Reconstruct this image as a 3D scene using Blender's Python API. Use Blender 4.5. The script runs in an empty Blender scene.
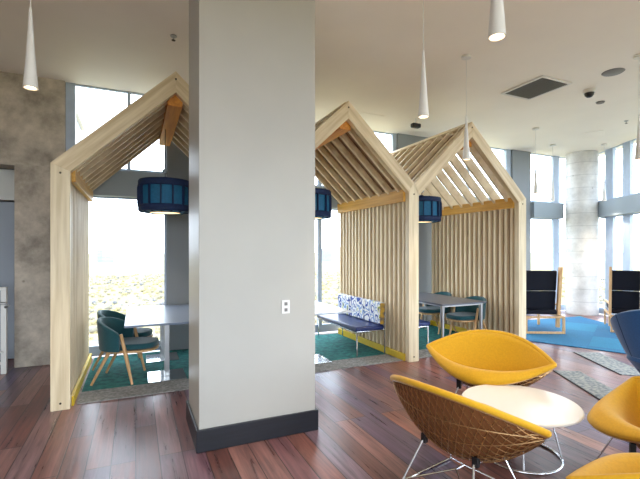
import bpy, bmesh, math, random
from mathutils import Vector, Matrix
random.seed(7)
S = bpy.context.scene
COL = S.collection
PI = math.pi

# ------------------------------------------------------------------ materials
def lin(c):
    out = []
    for v in c:
        v = v / 255.0
        out.append(v / 12.92 if v <= 0.04045 else ((v + 0.055) / 1.055) ** 2.4)
    return (*out, 1.0)

def base_mat(name):
    m = bpy.data.materials.new(name); m.use_nodes = True
    nt = m.node_tree; b = nt.nodes['Principled BSDF']
    return m, nt, b

def mat(name, rgb, rough=0.6, metal=0.0, vary=0.0, scale=(8, 8, 8), bump=0.0, rgb2=None, spec=None, sheen=0.0, detail=4, bscale=None):
    m, nt, b = base_mat(name)
    b.inputs['Base Color'].default_value = lin(rgb)
    b.inputs['Roughness'].default_value = rough
    b.inputs['Metallic'].default_value = metal
    if spec is not None: b.inputs['Specular IOR Level'].default_value = spec
    if sheen: b.inputs['Sheen Weight'].default_value = sheen
    if vary or bump or rgb2:
        tc = nt.nodes.new('ShaderNodeTexCoord'); mp = nt.nodes.new('ShaderNodeMapping')
        mp.inputs['Scale'].default_value = scale
        nz = nt.nodes.new('ShaderNodeTexNoise'); nz.inputs['Scale'].default_value = 1.0; nz.inputs['Detail'].default_value = detail
        nt.links.new(tc.outputs['Object'], mp.inputs['Vector']); nt.links.new(mp.outputs[0], nz.inputs['Vector'])
        if vary or rgb2:
            cr = nt.nodes.new('ShaderNodeValToRGB')
            c1 = lin(rgb2) if rgb2 else tuple(min(1, v * (1 + vary)) for v in lin(rgb)[:3]) + (1,)
            c0 = lin(rgb) if rgb2 else tuple(v * (1 - vary) for v in lin(rgb)[:3]) + (1,)
            cr.color_ramp.elements[0].position = 0.35; cr.color_ramp.elements[0].color = c0
            cr.color_ramp.elements[1].position = 0.65; cr.color_ramp.elements[1].color = c1
            nt.links.new(nz.outputs['Fac'], cr.inputs[0]); nt.links.new(cr.outputs[0], b.inputs['Base Color'])
        if bump:
            src = nz
            if bscale:
                src = nt.nodes.new('ShaderNodeTexNoise'); src.inputs['Scale'].default_value = bscale
                nt.links.new(tc.outputs['Object'], src.inputs['Vector'])
            bp = nt.nodes.new('ShaderNodeBump'); bp.inputs['Strength'].default_value = bump; bp.inputs['Distance'].default_value = 0.01
            nt.links.new(src.outputs['Fac'], bp.inputs['Height']); nt.links.new(bp.outputs[0], b.inputs['Normal'])
    return m

def emis(name, rgb, strength):
    m, nt, b = base_mat(name)
    b.inputs['Base Color'].default_value = lin(rgb)
    b.inputs['Emission Color'].default_value = lin(rgb)
    b.inputs['Emission Strength'].default_value = strength
    return m

def glass_mat(name):
    m, nt, b = base_mat(name)
    nt.nodes.remove(b)
    out = nt.nodes['Material Output']
    tr = nt.nodes.new('ShaderNodeBsdfTransparent'); tr.inputs[0].default_value = (0.97, 0.985, 1.0, 1)
    gl = nt.nodes.new('ShaderNodeBsdfGlossy'); gl.inputs['Roughness'].default_value = 0.02
    mx = nt.nodes.new('ShaderNodeMixShader'); mx.inputs[0].default_value = 0.05
    nt.links.new(tr.outputs[0], mx.inputs[1]); nt.links.new(gl.outputs[0], mx.inputs[2]); nt.links.new(mx.outputs[0], out.inputs['Surface'])
    return m

def floor_mat():
    m, nt, b = base_mat('wood floor planks')
    N = nt.nodes.new; L = nt.links.new
    tc = N('ShaderNodeTexCoord'); mp = N('ShaderNodeMapping'); mp.inputs['Rotation'].default_value = (0, 0, PI / 2)
    L(tc.outputs['Object'], mp.inputs['Vector'])
    br = N('ShaderNodeTexBrick'); br.offset = 0.37; br.offset_frequency = 3; br.squash = 1.0
    br.inputs['Scale'].default_value = 1.0; br.inputs['Brick Width'].default_value = 1.7; br.inputs['Row Height'].default_value = 0.168
    br.inputs['Mortar Size'].default_value = 0.0035; br.inputs['Mortar Smooth'].default_value = 0.1
    br.inputs['Color1'].default_value = (0, 0, 0, 1); br.inputs['Color2'].default_value = (1, 1, 1, 1); br.inputs['Mortar'].default_value = (0.3, 0.3, 0.3, 1)
    br.inputs['Bias'].default_value = 0.0
    L(mp.outputs[0], br.inputs['Vector'])
    cr = N('ShaderNodeValToRGB'); r = cr.color_ramp
    r.elements[0].position = 0.0; r.elements[0].color = lin((88, 58, 56))
    r.elements[1].position = 1.0; r.elements[1].color = lin((172, 124, 98))
    for p, c in ((0.2, (140, 94, 84)), (0.35, (96, 86, 116)), (0.5, (120, 76, 66)), (0.65, (152, 116, 112)), (0.8, (112, 74, 60)), (0.9, (120, 106, 122))):
        e = r.elements.new(p); e.color = lin(c)
    L(br.outputs['Color'], cr.inputs[0])
    # grain and knots
    mg = N('ShaderNodeMapping'); mg.inputs['Scale'].default_value = (22, 1.3, 1); L(tc.outputs['Object'], mg.inputs['Vector'])
    ng = N('ShaderNodeTexNoise'); ng.inputs['Scale'].default_value = 1.0; ng.inputs['Detail'].default_value = 8; ng.inputs['Roughness'].default_value = 0.65
    ng.inputs['Distortion'].default_value = 0.6
    L(mg.outputs[0], ng.inputs['Vector'])
    rg = N('ShaderNodeValToRGB'); rg.color_ramp.elements[0].position = 0.32; rg.color_ramp.elements[0].color = (0.38, 0.36, 0.36, 1)
    rg.color_ramp.elements[1].position = 0.66; rg.color_ramp.elements[1].color = (1.25, 1.2, 1.15, 1)
    L(ng.outputs['Fac'], rg.inputs[0])
    mx = N('ShaderNodeMix'); mx.data_type = 'RGBA'; mx.blend_type = 'MULTIPLY'; mx.inputs[0].default_value = 0.95
    L(cr.outputs[0], mx.inputs[6]); L(rg.outputs[0], mx.inputs[7])
    nb = N('ShaderNodeTexNoise'); nb.inputs['Scale'].default_value = 0.9; nb.inputs['Detail'].default_value = 3; L(tc.outputs['Object'], nb.inputs['Vector'])
    rb = N('ShaderNodeValToRGB'); rb.color_ramp.elements[0].position = 0.35; rb.color_ramp.elements[0].color = (0.78, 0.76, 0.82, 1)
    rb.color_ramp.elements[1].position = 0.65; rb.color_ramp.elements[1].color = (1.12, 1.02, 0.98, 1); L(nb.outputs['Fac'], rb.inputs[0])
    m2 = N('ShaderNodeMix'); m2.data_type = 'RGBA'; m2.blend_type = 'MULTIPLY'; m2.inputs[0].default_value = 1.0
    L(mx.outputs[2], m2.inputs[6]); L(rb.outputs[0], m2.inputs[7])
    m3 = N('ShaderNodeMix'); m3.data_type = 'RGBA'; m3.inputs[7].default_value = lin((38, 24, 22)); L(br.outputs['Fac'], m3.inputs[0]); L(m2.outputs[2], m3.inputs[6])
    L(m3.outputs[2], b.inputs['Base Color'])
    mr = N('ShaderNodeMapRange'); mr.inputs[3].default_value = 0.2; mr.inputs[4].default_value = 0.4; L(ng.outputs['Fac'], mr.inputs[0]); L(mr.outputs[0], b.inputs['Roughness'])
    bp = N('ShaderNodeBump'); bp.inputs['Strength'].default_value = 0.25; bp.inputs['Distance'].default_value = 0.004
    ad = N('ShaderNodeMath'); ad.operation = 'SUBTRACT'; L(ng.outputs['Fac'], ad.inputs[0]); L(br.outputs['Fac'], ad.inputs[1])
    L(ad.outputs[0], bp.inputs['Height']); L(bp.outputs[0], b.inputs['Normal'])
    return m

def concrete_mat(name, c0, c1, lines=0.0):
    m, nt, b = base_mat(name)
    N = nt.nodes.new; L = nt.links.new
    tc = N('ShaderNodeTexCoord')
    n1 = N('ShaderNodeTexNoise'); n1.inputs['Scale'].default_value = 2.6; n1.inputs['Detail'].default_value = 9; n1.inputs['Roughness'].default_value = 0.68
    L(tc.outputs['Object'], n1.inputs['Vector'])
    cr = N('ShaderNodeValToRGB'); cr.color_ramp.elements[0].position = 0.34; cr.color_ramp.elements[0].color = lin(c0)
    cr.color_ramp.elements[1].position = 0.66; cr.color_ramp.elements[1].color = lin(c1); L(n1.outputs['Fac'], cr.inputs[0])
    vo = N('ShaderNodeTexVoronoi'); vo.inputs['Scale'].default_value = 3.2; L(tc.outputs['Object'], vo.inputs['Vector'])
    vr = N('ShaderNodeValToRGB'); vr.color_ramp.elements[0].position = 0.03; vr.color_ramp.elements[0].color = (0.45, 0.43, 0.4, 1)
    vr.color_ramp.elements[1].position = 0.075; vr.color_ramp.elements[1].color = (1, 1, 1, 1); L(vo.outputs['Distance'], vr.inputs[0])
    mx = N('ShaderNodeMix'); mx.data_type = 'RGBA'; mx.blend_type = 'MULTIPLY'; mx.inputs[0].default_value = 0.7
    L(cr.outputs[0], mx.inputs[6]); L(vr.outputs[0], mx.inputs[7])
    col = mx.outputs[2]
    if lines:
        sx = N('ShaderNodeSeparateXYZ'); L(tc.outputs['Object'], sx.inputs[0])
        ml = N('ShaderNodeMath'); ml.operation = 'MULTIPLY'; ml.inputs[1].default_value = lines; L(sx.outputs['Z'], ml.inputs[0])
        fr = N('ShaderNodeMath'); fr.operation = 'FRACT'; L(ml.outputs[0], fr.inputs[0])
        lt = N('ShaderNodeMath'); lt.operation = 'LESS_THAN'; lt.inputs[1].default_value = 0.06; L(fr.outputs[0], lt.inputs[0])
        m4 = N('ShaderNodeMix'); m4.data_type = 'RGBA'; m4.blend_type = 'MULTIPLY'; m4.inputs[7].default_value = (0.82, 0.82, 0.82, 1)
        L(lt.outputs[0], m4.inputs[0]); L(col, m4.inputs[6]); col = m4.outputs[2]
    L(col, b.inputs['Base Color']); b.inputs['Roughness'].default_value = 0.75
    bp = N('ShaderNodeBump'); bp.inputs['Strength'].default_value = 0.3; bp.inputs['Distance'].default_value = 0.01
    L(n1.outputs['Fac'], bp.inputs['Height']); L(bp.outputs[0], b.inputs['Normal'])
    return m

def pattern_mat():
    # bench back fabric: white ground with blue, lime and grey brush shapes
    m, nt, b = base_mat('patterned bench fabric')
    N = nt.nodes.new; L = nt.links.new
    tc = N('ShaderNodeTexCoord')
    mp = N('ShaderNodeMapping'); mp.inputs['Scale'].default_value = (1, 4.2, 3.4); L(tc.outputs['Object'], mp.inputs['Vector'])
    vo = N('ShaderNodeTexVoronoi'); vo.inputs['Scale'].default_value = 1.5; L(mp.outputs[0], vo.inputs['Vector'])
    cr = N('ShaderNodeValToRGB'); cr.color_ramp.interpolation = 'CONSTANT'; r = cr.color_ramp
    r.elements[0].position = 0; r.elements[0].color = lin((225, 228, 230)); r.elements[1].position = 0.36; r.elements[1].color = lin((38, 70, 150))
    for p, c in ((0.5, (222, 226, 230)), (0.62, (120, 150, 195)), (0.72, (228, 228, 222)), (0.82, (170, 180, 70)), (0.88, (45, 60, 100))):
        e = r.elements.new(p); e.color = lin(c)
    n = N('ShaderNodeTexNoise'); n.inputs['Scale'].default_value = 2.2; L(mp.outputs[0], n.inputs['Vector'])
    ad = N('ShaderNodeMath'); ad.operation = 'ADD'; L(vo.outputs['Distance'], ad.inputs[0])
    mu = N('ShaderNodeMath'); mu.operation = 'MULTIPLY_ADD'; mu.inputs[1].default_value = 0.9; mu.inputs[2].default_value = -0.4; L(n.outputs['Fac'], mu.inputs[0])
    L(mu.outputs[0], ad.inputs[1]); L(ad.outputs[0], cr.inputs[0]); L(cr.outputs[0], b.inputs['Base Color'])
    b.inputs['Roughness'].default_value = 0.8
    return m

def carpet_patch_mat():
    m, nt, b = base_mat('blue patchwork carpet')
    N = nt.nodes.new; L = nt.links.new
    tc = N('ShaderNodeTexCoord'); mp = N('ShaderNodeMapping'); mp.inputs['Rotation'].default_value = (0, 0, math.radians(-28))
    L(tc.outputs['Object'], mp.inputs['Vector'])
    br = N('ShaderNodeTexBrick'); br.inputs['Scale'].default_value = 1; br.inputs['Brick Width'].default_value = 0.95; br.inputs['Row Height'].default_value = 0.62
    br.inputs['Mortar Size'].default_value = 0.004
    br.inputs['Color1'].default_value = (0, 0, 0, 1); br.inputs['Color2'].default_value = (1, 1, 1, 1); br.inputs['Mortar'].default_value = (0, 0, 0, 1)
    L(mp.outputs[0], br.inputs['Vector'])
    cr = N('ShaderNodeValToRGB'); r = cr.color_ramp; r.interpolation = 'CONSTANT'
    r.elements[0].color = lin((4, 92, 134)); r.elements[1].position = 0.8; r.elements[1].color = lin((44, 132, 160))
    e = r.elements.new(0.45); e.color = lin((8, 100, 142)); e = r.elements.new(0.68); e.color = lin((16, 112, 150))
    L(br.outputs['Color'], cr.inputs[0])
    n = N('ShaderNodeTexNoise'); n.inputs['Scale'].default_value = 60; n.inputs['Detail'].default_value = 3; L(tc.outputs['Object'], n.inputs['Vector'])
    rr = N('ShaderNodeValToRGB'); rr.color_ramp.elements[0].position = 0.35; rr.color_ramp.elements[0].color = (0.7, 0.7, 0.7, 1); rr.color_ramp.elements[1].position = 0.65; rr.color_ramp.elements[1].color = (1.2, 1.2, 1.2, 1)
    L(n.outputs['Fac'], rr.inputs[0])
    mx = N('ShaderNodeMix'); mx.data_type = 'RGBA'; mx.blend_type = 'MULTIPLY'; mx.inputs[0].default_value = 0.6; L(cr.outputs[0], mx.inputs[6]); L(rr.outputs[0], mx.inputs[7])
    L(mx.outputs[2], b.inputs['Base Color']); b.inputs['Roughness'].default_value = 0.9
    return m

def ground_mat():
    m, nt, b = base_mat('distant fields and woods')
    N = nt.nodes.new; L = nt.links.new
    tc = N('ShaderNodeTexCoord')
    n = N('ShaderNodeTexNoise'); n.inputs['Scale'].default_value = 0.09; n.inputs['Detail'].default_value = 7; n.inputs['Roughness'].default_value = 0.7
    L(tc.outputs['Object'], n.inputs['Vector'])
    cr = N('ShaderNodeValToRGB'); r = cr.color_ramp
    r.elements[0].position = 0.3; r.elements[0].color = lin((92, 96, 108)); r.elements[1].position = 0.72; r.elements[1].color = lin((156, 152, 144))
    for p, c in ((0.42, (112, 108, 104)), (0.5, (156, 148, 92)), (0.58, (142, 122, 116)), (0.64, (152, 154, 138))):
        e = r.elements.new(p); e.color = lin(c)
    L(n.outputs['Fac'], cr.inputs[0]); L(cr.outputs[0], b.inputs['Base Color']); b.inputs['Roughness'].default_value = 1.0
    b.inputs['Specular IOR Level'].default_value = 0.0
    return m

M = {}
M['floor'] = floor_mat()
M['ceiling'] = mat('ceiling paint', (235, 228, 218), 0.6, vary=0.02, scale=(1.2, 1.2, 1.2))
M['concrete'] = concrete_mat('cast concrete', (140, 132, 122), (204, 194, 180))
M['concrete_band'] = concrete_mat('board marked concrete', (196, 194, 190), (232, 230, 226), lines=3.2)
M['paint_grey'] = mat('column grey paint', (172, 170, 164), 0.4, vary=0.02, scale=(2, 2, 2))
M['navy_base'] = mat('dark navy baseboard', (16, 19, 28), 0.4, vary=0.25, scale=(3, 3, 40))
M['pine_v'] = mat('pine upright grain', (204, 184, 150), 0.55, rgb2=(228, 212, 182), scale=(30, 30, 1.6), bump=0.1)
M['pine_slope'] = mat('pine roof boards', (202, 180, 145), 0.55, rgb2=(226, 208, 176), scale=(5, 45, 5), bump=0.1)
M['roof_gap_shade'] = mat('brown roof gap shade', (132, 104, 78), 0.9, vary=.1)  # brown that stands in for shade between the roof slats
M['slat_gap_shade'] = mat('brown slat gap shade', (146, 116, 86), 0.9, vary=.1)  # painted shade for the gaps of the slat walls
def rafter_mat(name, deg):
    m = mat(name, (192, 170, 134), 0.5, rgb2=(220, 202, 168), scale=(1/22, 1/22, 1/1.4), bump=0.08)
    mp = [n for n in m.node_tree.nodes if n.type == 'MAPPING'][0]; mp.vector_type = 'TEXTURE'; mp.inputs['Rotation'].default_value = (0, math.radians(deg), 0)
    return m
M['rafter_l'] = rafter_mat('rafter pine rising right', 46.5)
M['rafter_r'] = rafter_mat('rafter pine falling right', -46.5)
M['pine_white'] = mat('whitewashed pine', (200, 182, 148), 0.5, rgb2=(224, 209, 178), scale=(22, 22, 1.5), bump=0.08)
M['ochre'] = mat('ochre stained plywood', (190, 138, 48), 0.5, rgb2=(212, 162, 70), scale=(30, 1.5, 30))
M['yellow_rail'] = mat('yellow painted rail', (214, 182, 40), 0.5, vary=0.06)
M['amber'] = mat('amber stained beam', (196, 122, 40), 0.5, rgb2=(220, 150, 60), scale=(30, 1.5, 30))
M['bolt'] = mat('dark screw head', (70, 62, 52), 0.4, 0.8)
M['frame_blue'] = mat('blue grey window metal', (172, 188, 210), 0.4, 0.0, vary=0.04)
M['frame_dark'] = mat('dark grey window metal', (82, 88, 98), 0.45)
M['panel_grey'] = mat('grey metal panel', (128, 134, 140), 0.5, vary=0.04, scale=(1, 1, 1))
M['spandrel'] = mat('grey blue spandrel paint', (150, 162, 172), 0.45, vary=0.04, scale=(1, 1, 1))
M['glass'] = glass_mat('clear window glass')
M['corridor'] = mat('slate blue wall paint', (150, 158, 170), 0.6)
M['corridor_light'] = mat('light grey soffit', (200, 202, 200), 0.6)
M['white_paint'] = mat('white enamel', (225, 225, 222), 0.4)
M['wall_white'] = mat('warm white wall paint', (205, 200, 190), 0.7)
M['teal_fabric'] = mat('teal wool fabric', (12, 72, 80), 0.85, vary=0.15, scale=(120, 120, 120), sheen=0.3, bump=0.1)
M['oak'] = mat('natural oak', (190, 146, 96), 0.5, rgb2=(212, 172, 124), scale=(40, 40, 4))
M['laminate'] = mat('pale grey laminate', (120, 132, 152), 0.35)
M['laminate_white'] = mat('white laminate', (190, 196, 204), 0.3)
M['laminate_dark'] = mat('charcoal grey laminate', (88, 92, 104), 0.3)
M['chrome'] = mat('chrome', (220, 222, 225), 0.12, 1.0)
M['steel'] = mat('brushed steel', (176, 178, 180), 0.3, 1.0)
M['carpet_teal'] = mat('teal loop carpet', (10, 84, 84), 0.95, rgb2=(34, 122, 116), scale=(14, 14, 14), bump=0.4, detail=8, bscale=180)
M['carpet_grey'] = mat('grey loop carpet', (112, 112, 112), 0.95, rgb2=(152, 152, 150), scale=(30, 30, 30), bump=0.4, detail=8, bscale=180)
M['carpet_blue'] = carpet_patch_mat()
M['rug_grey'] = mat('grey flecked carpet plank', (100, 108, 118), 0.95, rgb2=(168, 170, 164), scale=(26, 26, 26), detail=8)
M['black_edge'] = mat('black edging', (26, 24, 28), 0.6)
M['navy_leather'] = mat('navy leather', (24, 40, 92), 0.3, vary=0.08, scale=(20, 20, 20), bump=0.05)
M['black_leather'] = mat('blue black leather', (8, 9, 22), 0.55, spec=0.15)
M['pattern'] = pattern_mat()
M['pattern_yellow'] = mat('yellow and brown patterned fabric', (178, 140, 40), 0.8, rgb2=(70, 66, 70), scale=(14, 14, 14), detail=1)
M['shade_navy'] = mat('navy felt', (14, 38, 78), 0.75, vary=0.1, scale=(30, 30, 30))
M['shade_teal'] = mat('teal blue felt', (22, 98, 138), 0.7, vary=0.1, scale=(30, 30, 30))
M['yellow_fabric'] = mat('mustard yellow fabric', (206, 156, 8), 0.8, vary=0.05, scale=(60, 60, 60), sheen=0.15, bump=0.06)
M['brown_pad'] = mat('brown under pad', (112, 66, 26), 0.7)
M['wire'] = mat('bronze toned steel wire', (196, 158, 112), 0.3, 0.9)
M['black_rubber'] = mat('black rubber', (18, 18, 20), 0.5)
M['table_white'] = mat('white table laminate', (236, 232, 226), 0.25)
M['blue_fabric'] = mat('deep blue wool fabric', (12, 70, 122), 0.85, vary=0.12, scale=(100, 100, 100), sheen=0.3)
M['blue_seam'] = mat('darker blue seam', (8, 40, 76), 0.8)
M['pendant_white'] = mat('matte white metal', (214, 212, 208), 0.45)
M['lamp_glow'] = emis('lamp glow', (255, 224, 180), 6.0)
M['lamp_glow_soft'] = emis('soft lamp diffuser', (255, 214, 160), 1.6)
M['vent_dark'] = mat('dark vent interior', (62, 62, 60), 0.7)
M['vent_slat'] = mat('grey vent blades', (112, 110, 106), 0.5)
M['speaker'] = mat('grey speaker grille', (118, 116, 114), 0.6)
M['black_plastic'] = mat('black plastic', (24, 24, 26), 0.3)
M['ground'] = ground_mat()
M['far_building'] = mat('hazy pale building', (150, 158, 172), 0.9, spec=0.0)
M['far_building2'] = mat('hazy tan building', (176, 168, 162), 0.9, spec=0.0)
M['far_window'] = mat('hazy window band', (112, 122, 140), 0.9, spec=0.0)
M['far_tree'] = mat('autumn tree foliage', (98, 98, 102), 1.0, rgb2=(150, 138, 96), scale=(0.06, 0.06, 0.06), spec=0.0)

# ------------------------------------------------------------------ mesh helpers
class MB:
    def __init__(s): s.bm = bmesh.new()
    def box(s, x0, x1, y0, y1, z0, z1, mtx=None):
        vs = [s.bm.verts.new((x, y, z)) for x in (x0, x1) for y in (y0, y1) for z in (z0, z1)]
        if mtx:
            for v in vs: v.co = mtx @ v.co
        for f in ((0, 1, 3, 2), (4, 6, 7, 5), (0, 4, 5, 1), (2, 3, 7, 6), (0, 2, 6, 4), (1, 5, 7, 3)):
            s.bm.faces.new([vs[i] for i in f])
        return s
    def prism_xz(s, pts, y0, y1):          # polygon in XZ extruded along Y
        a = [s.bm.verts.new((x, y0, z)) for x, z in pts]; b = [s.bm.verts.new((x, y1, z)) for x, z in pts]
        n = len(pts)
        s.bm.faces.new(a); s.bm.faces.new(b[::-1])
        for i in range(n): s.bm.faces.new((a[i], b[i], b[(i + 1) % n], a[(i + 1) % n]))
        return s
    def prism_xy(s, pts, z0, z1):
        a = [s.bm.verts.new((x, y, z0)) for x, y in pts]; b = [s.bm.verts.new((x, y, z1)) for x, y in pts]
        n = len(pts)
        s.bm.faces.new(a[::-1]); s.bm.faces.new(b)
        for i in range(n): s.bm.faces.new((a[i], a[(i + 1) % n], b[(i + 1) % n], b[i]))
        return s
    def tube(s, pts, r, n=8, closed=False, taper=None, caps=True):
        pts = [Vector(p) for p in pts]; m = len(pts); rings = []
        ref = None
        for i, p in enumerate(pts):
            if closed: d = pts[(i + 1) % m] - pts[i - 1]
            else: d = pts[min(i + 1, m - 1)] - pts[max(i - 1, 0)]
            d.normalize()
            if ref is None:
                ref = d.orthogonal().normalized()
            else:
                ref = (ref - d * ref.dot(d)); ref = ref.normalized() if ref.length > 1e-6 else d.orthogonal().normalized()
            b = d.cross(ref); rr = r if taper is None else taper[i]
            rings.append([s.bm.verts.new(p + (ref * math.cos(2 * PI * k / n) + b * math.sin(2 * PI * k / n)) * rr) for k in range(n)])
        for i in range(m if closed else m - 1):
            A = rings[i]; B = rings[(i + 1) % m]
            off = 0
            if closed and i == m - 1:
                off = min(range(n), key=lambda o: (A[0].co - B[o].co).length)
            for k in range(n):
                s.bm.faces.new((A[k], A[(k + 1) % n], B[(k + 1 + off) % n], B[(k + off) % n]))
        if caps and not closed:
            s.bm.faces.new(rings[0][::-1]); s.bm.faces.new(rings[-1])
        return s
    def lathe(s, prof, c=(0, 0, 0), n=32, cap=True):
        rings = []
        for r, z in prof:
            rings.append([s.bm.verts.new((c[0] + r * math.cos(2 * PI * k / n), c[1] + r * math.sin(2 * PI * k / n), c[2] + z)) for k in range(n)])
        for A, B in zip(rings, rings[1:]):
            for k in range(n): s.bm.faces.new((A[k], A[(k + 1) % n], B[(k + 1) % n], B[k]))
        if cap:
            s.bm.faces.new(rings[0][::-1]); s.bm.faces.new(rings[-1])
        return s
    def grid(s, fn, nu, nv):
        g = [[s.bm.verts.new(fn(i / nu, j / nv)) for j in range(nv + 1)] for i in range(nu + 1)]
        for i in range(nu):
            for j in range(nv): s.bm.faces.new((g[i][j], g[i + 1][j], g[i + 1][j + 1], g[i][j + 1]))
        return s
    def build(s, name, m, parent=None, bevel=0.0, smooth=False, weld=False):
        if weld: bmesh.ops.remove_doubles(s.bm, verts=s.bm.verts, dist=1e-5)
        bmesh.ops.recalc_face_normals(s.bm, faces=s.bm.faces)
        me = bpy.data.meshes.new(name); s.bm.to_mesh(me); s.bm.free()
        o = bpy.data.objects.new(name, me); COL.objects.link(o)
        for mm in (m if isinstance(m, (list, tuple)) else [m]): me.materials.append(mm)
        if smooth:
            for p in me.polygons: p.use_smooth = True
            try: me.set_sharp_from_angle(angle=math.radians(40))
            except Exception: pass
        if parent: o.parent = parent
        if bevel:
            bv = o.modifiers.new('bevel', 'BEVEL'); bv.width = bevel; bv.segments = 2; bv.limit_method = 'ANGLE'
        return o

def thing(name, label, cat, loc=(0, 0, 0), rz=0, group=None):
    o = bpy.data.objects.new(name, None); o.empty_display_size = 0.1; COL.objects.link(o)
    o.location = loc; o.rotation_euler = (0, 0, rz); return tag(o, label, cat, group)

def tag(o, label, cat, group=None, kind=None):
    if label: o['label'] = label
    if cat: o['category'] = cat
    if group: o['group'] = group
    if kind: o['kind'] = kind
    return o

def struct(o): o['kind'] = 'structure'; return o

def copy_tree(o, parent=None):
    c = o.copy(); COL.objects.link(c)
    if parent: c.parent = parent
    for ch in list(o.children): copy_tree(ch, c)
    return c

def dup(o, loc, rz, label, group=None):
    c = copy_tree(o); c.location = loc; c.rotation_euler = (0, 0, rz); c['label'] = label
    if group: c['group'] = group
    return c

# ------------------------------------------------------------------ layout constants (metres)
H = 4.03          # ceiling
YW = 7.10         # inner face of the window wall
CX, CY = 10.90, YW            # corner of the two glass walls
DX, DY = -0.48, -0.877        # direction of the oblique right wall
SP0, SP1 = 2.40, 2.79         # spandrel band
def rw(s, off=0.0):           # a point along the oblique wall, off = outwards
    return (CX + DX * s + off * 0.877, CY + DY * s - off * 0.48)
RL = 12.6                      # length of the oblique wall
XL = -6.0; YB = rw(RL)[1]

# ------------------------------------------------------------------ shell
corner_out = (CX + 0.5, CY + 0.35)
end = rw(RL, 0.35)
MB().prism_xy([(XL - .3, YB - .3), (end[0], YB - .3), (CX + .6, CY + .3), (-1.0, CY + .3), (-1.0, 9.6), (XL - .3, 9.6)], -0.25, 0).build('floor', M['floor'])
struct(bpy.data.objects['floor'])
struct(MB().prism_xy([(XL - .3, YB - .3), (end[0], YB - .3), (CX + .4, CY + .12), (1.149, CY + .12), (1.149, 6.985), (-.935, 6.985), (-.935, 9.6), (XL - .3, 9.6)], H, H + .3).build('ceiling', M['ceiling']))
# left and rear walls (outside the frame)
w = MB().box(XL - .25, XL, YB, 9.5, 0, H); struct(w.build('wall_left', M['wall_white']))
w = MB()
xr = rw(RL)[0]
w.box(XL, xr, YB - .25, YB, 0, .5); w.box(XL, xr, YB - .25, YB, 3.7, H)
k = XL
while k < xr:
    w.box(k, min(k + .35, xr), YB - .25, YB, .5, 3.7); k += 2.6
struct(w.build('wall_back', M['wall_white']))
# concrete wall at the left of the window wall
w = MB()
w.box(XL, -0.93, 6.85, 7.2, 2.77, H)
w.box(XL, -2.75, 6.85, 7.2, 0, 2.77)
struct(w.build('wall_concrete', M['concrete']))
struct(MB().box(-1.50, -0.935, 6.74, 7.2, 0, 2.765).build('wall_pier', M['concrete'], bevel=0.006))
# passage behind the opening
struct(MB().box(XL, -1.0, 9.3, 9.5, 0, H).build('wall_passage', M['corridor']))
struct(MB().box(-1.10, -1.0, 7.2, 9.3, 0, H).build('wall_passage_side', M['corridor']))
b = MB().box(-2.75, -1.5, 7.22, 7.36, 2.32, 2.76); struct(b.build('trim_1', M['corridor_light']))
b = MB().box(-2.75, -1.5, 7.2, 7.30, 0.0, 2.3); b.bm.free()
d = struct(MB().box(-2.72, -1.53, 7.30, 7.345, 0.01, 2.30).build('door_1', M['corridor']))
h = MB().tube([(-2.6, 7.29, .9), (-2.6, 7.25, .9), (-2.6, 7.25, 1.3), (-2.6, 7.29, 1.3)], .012).build('handle', M['steel'], d, smooth=True)

# ------------------------------------------------------------------ window wall (runs along X)
def bay(n, boxes, panes, mt=None, frame_mat='frame_blue'):
    """one glazed bay: frame members (x0,x1,y0,y1,z0,z1) and panes"""
    f = MB()
    for bx in boxes: f.box(*bx, mtx=mt)
    o = struct(f.build('window_%d' % n, M[frame_mat]))
    g = MB()
    for bx in panes: g.box(*bx, mtx=mt)
    g.build('pane', M['glass'], o)
    return o
def bay_x(n, x0, x1, fl=.1, fr=.1, upper_mid=None, mid=None, mt=None, y=YW):
    bs = []
    for z0, z1 in ((0.02, SP0), (SP1, H)):
        low = z0 < 1
        bs += [(x0, x0 + fl, y + .02, y + .09, z0, z1), (x1 - fr, x1, y + .02, y + .09, z0, z1)]
        bt = .15 if low else .05
        bs += [(x0 + fl, x1 - fr, y + .03, y + .08, z0, z0 + bt), (x0 + fl, x1 - fr, y + .03, y + .08, z1 - .02, z1)]
        for mm in ([mid] if mid else []): bs.append((mm - .04, mm + .04, y + .03, y + .08, z0 + bt, z1 - .02))
        if upper_mid and not low: bs.append((upper_mid - .025, upper_mid + .025, y + .03, y + .08, z0 + bt, z1 - .02))
    ps = [(x0 + fl, x1 - fr, y + .055, y + .065, .17, SP0 - .02), (x0 + fl, x1 - fr, y + .055, y + .065, SP1 + .05, H - .02)]
    return bay(n, bs, ps, mt)
bay_x(1, -.925, .443, .12, .03, upper_mid=-.095, y=6.88)
bay_x(2, 1.15, 4.97, .06, .09, mid=3.22)
bay_x(3, 5.87, 8.30, .05, .16, mid=6.95)
bay_x(4, 8.93, 10.80, .03, .1, mid=None)
struct(MB().box(9.80, 10.03, YW + .0, YW + .054, 0, SP0 - .01).box(9.80, 10.03, YW + .0, YW + .054, SP1 + .01, H).build('trim_2', M['frame_blue']))
p = MB()
p.box(.445, 1.148, 6.85, YW + .14, 0, H)
for x0, x1 in ((4.972, 5.868), (8.302, 8.928)): p.box(x0, x1, YW - .03, YW + .14, 0, H)
struct(p.build('wall_window_panels', M['panel_grey'], bevel=.004))
s_ = MB()
s_.box(-.925, .44, 6.78, 7.02, SP0 + .002, SP1 - .002)
for x0, x1 in ((1.153, 4.968), (5.873, 8.298), (8.932, 10.0)): s_.box(x0, x1, YW - .12, YW + .14, SP0 + .002, SP1 - .002)
struct(s_.build('trim_spandrel', M['spandrel'], bevel=.004))
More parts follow.
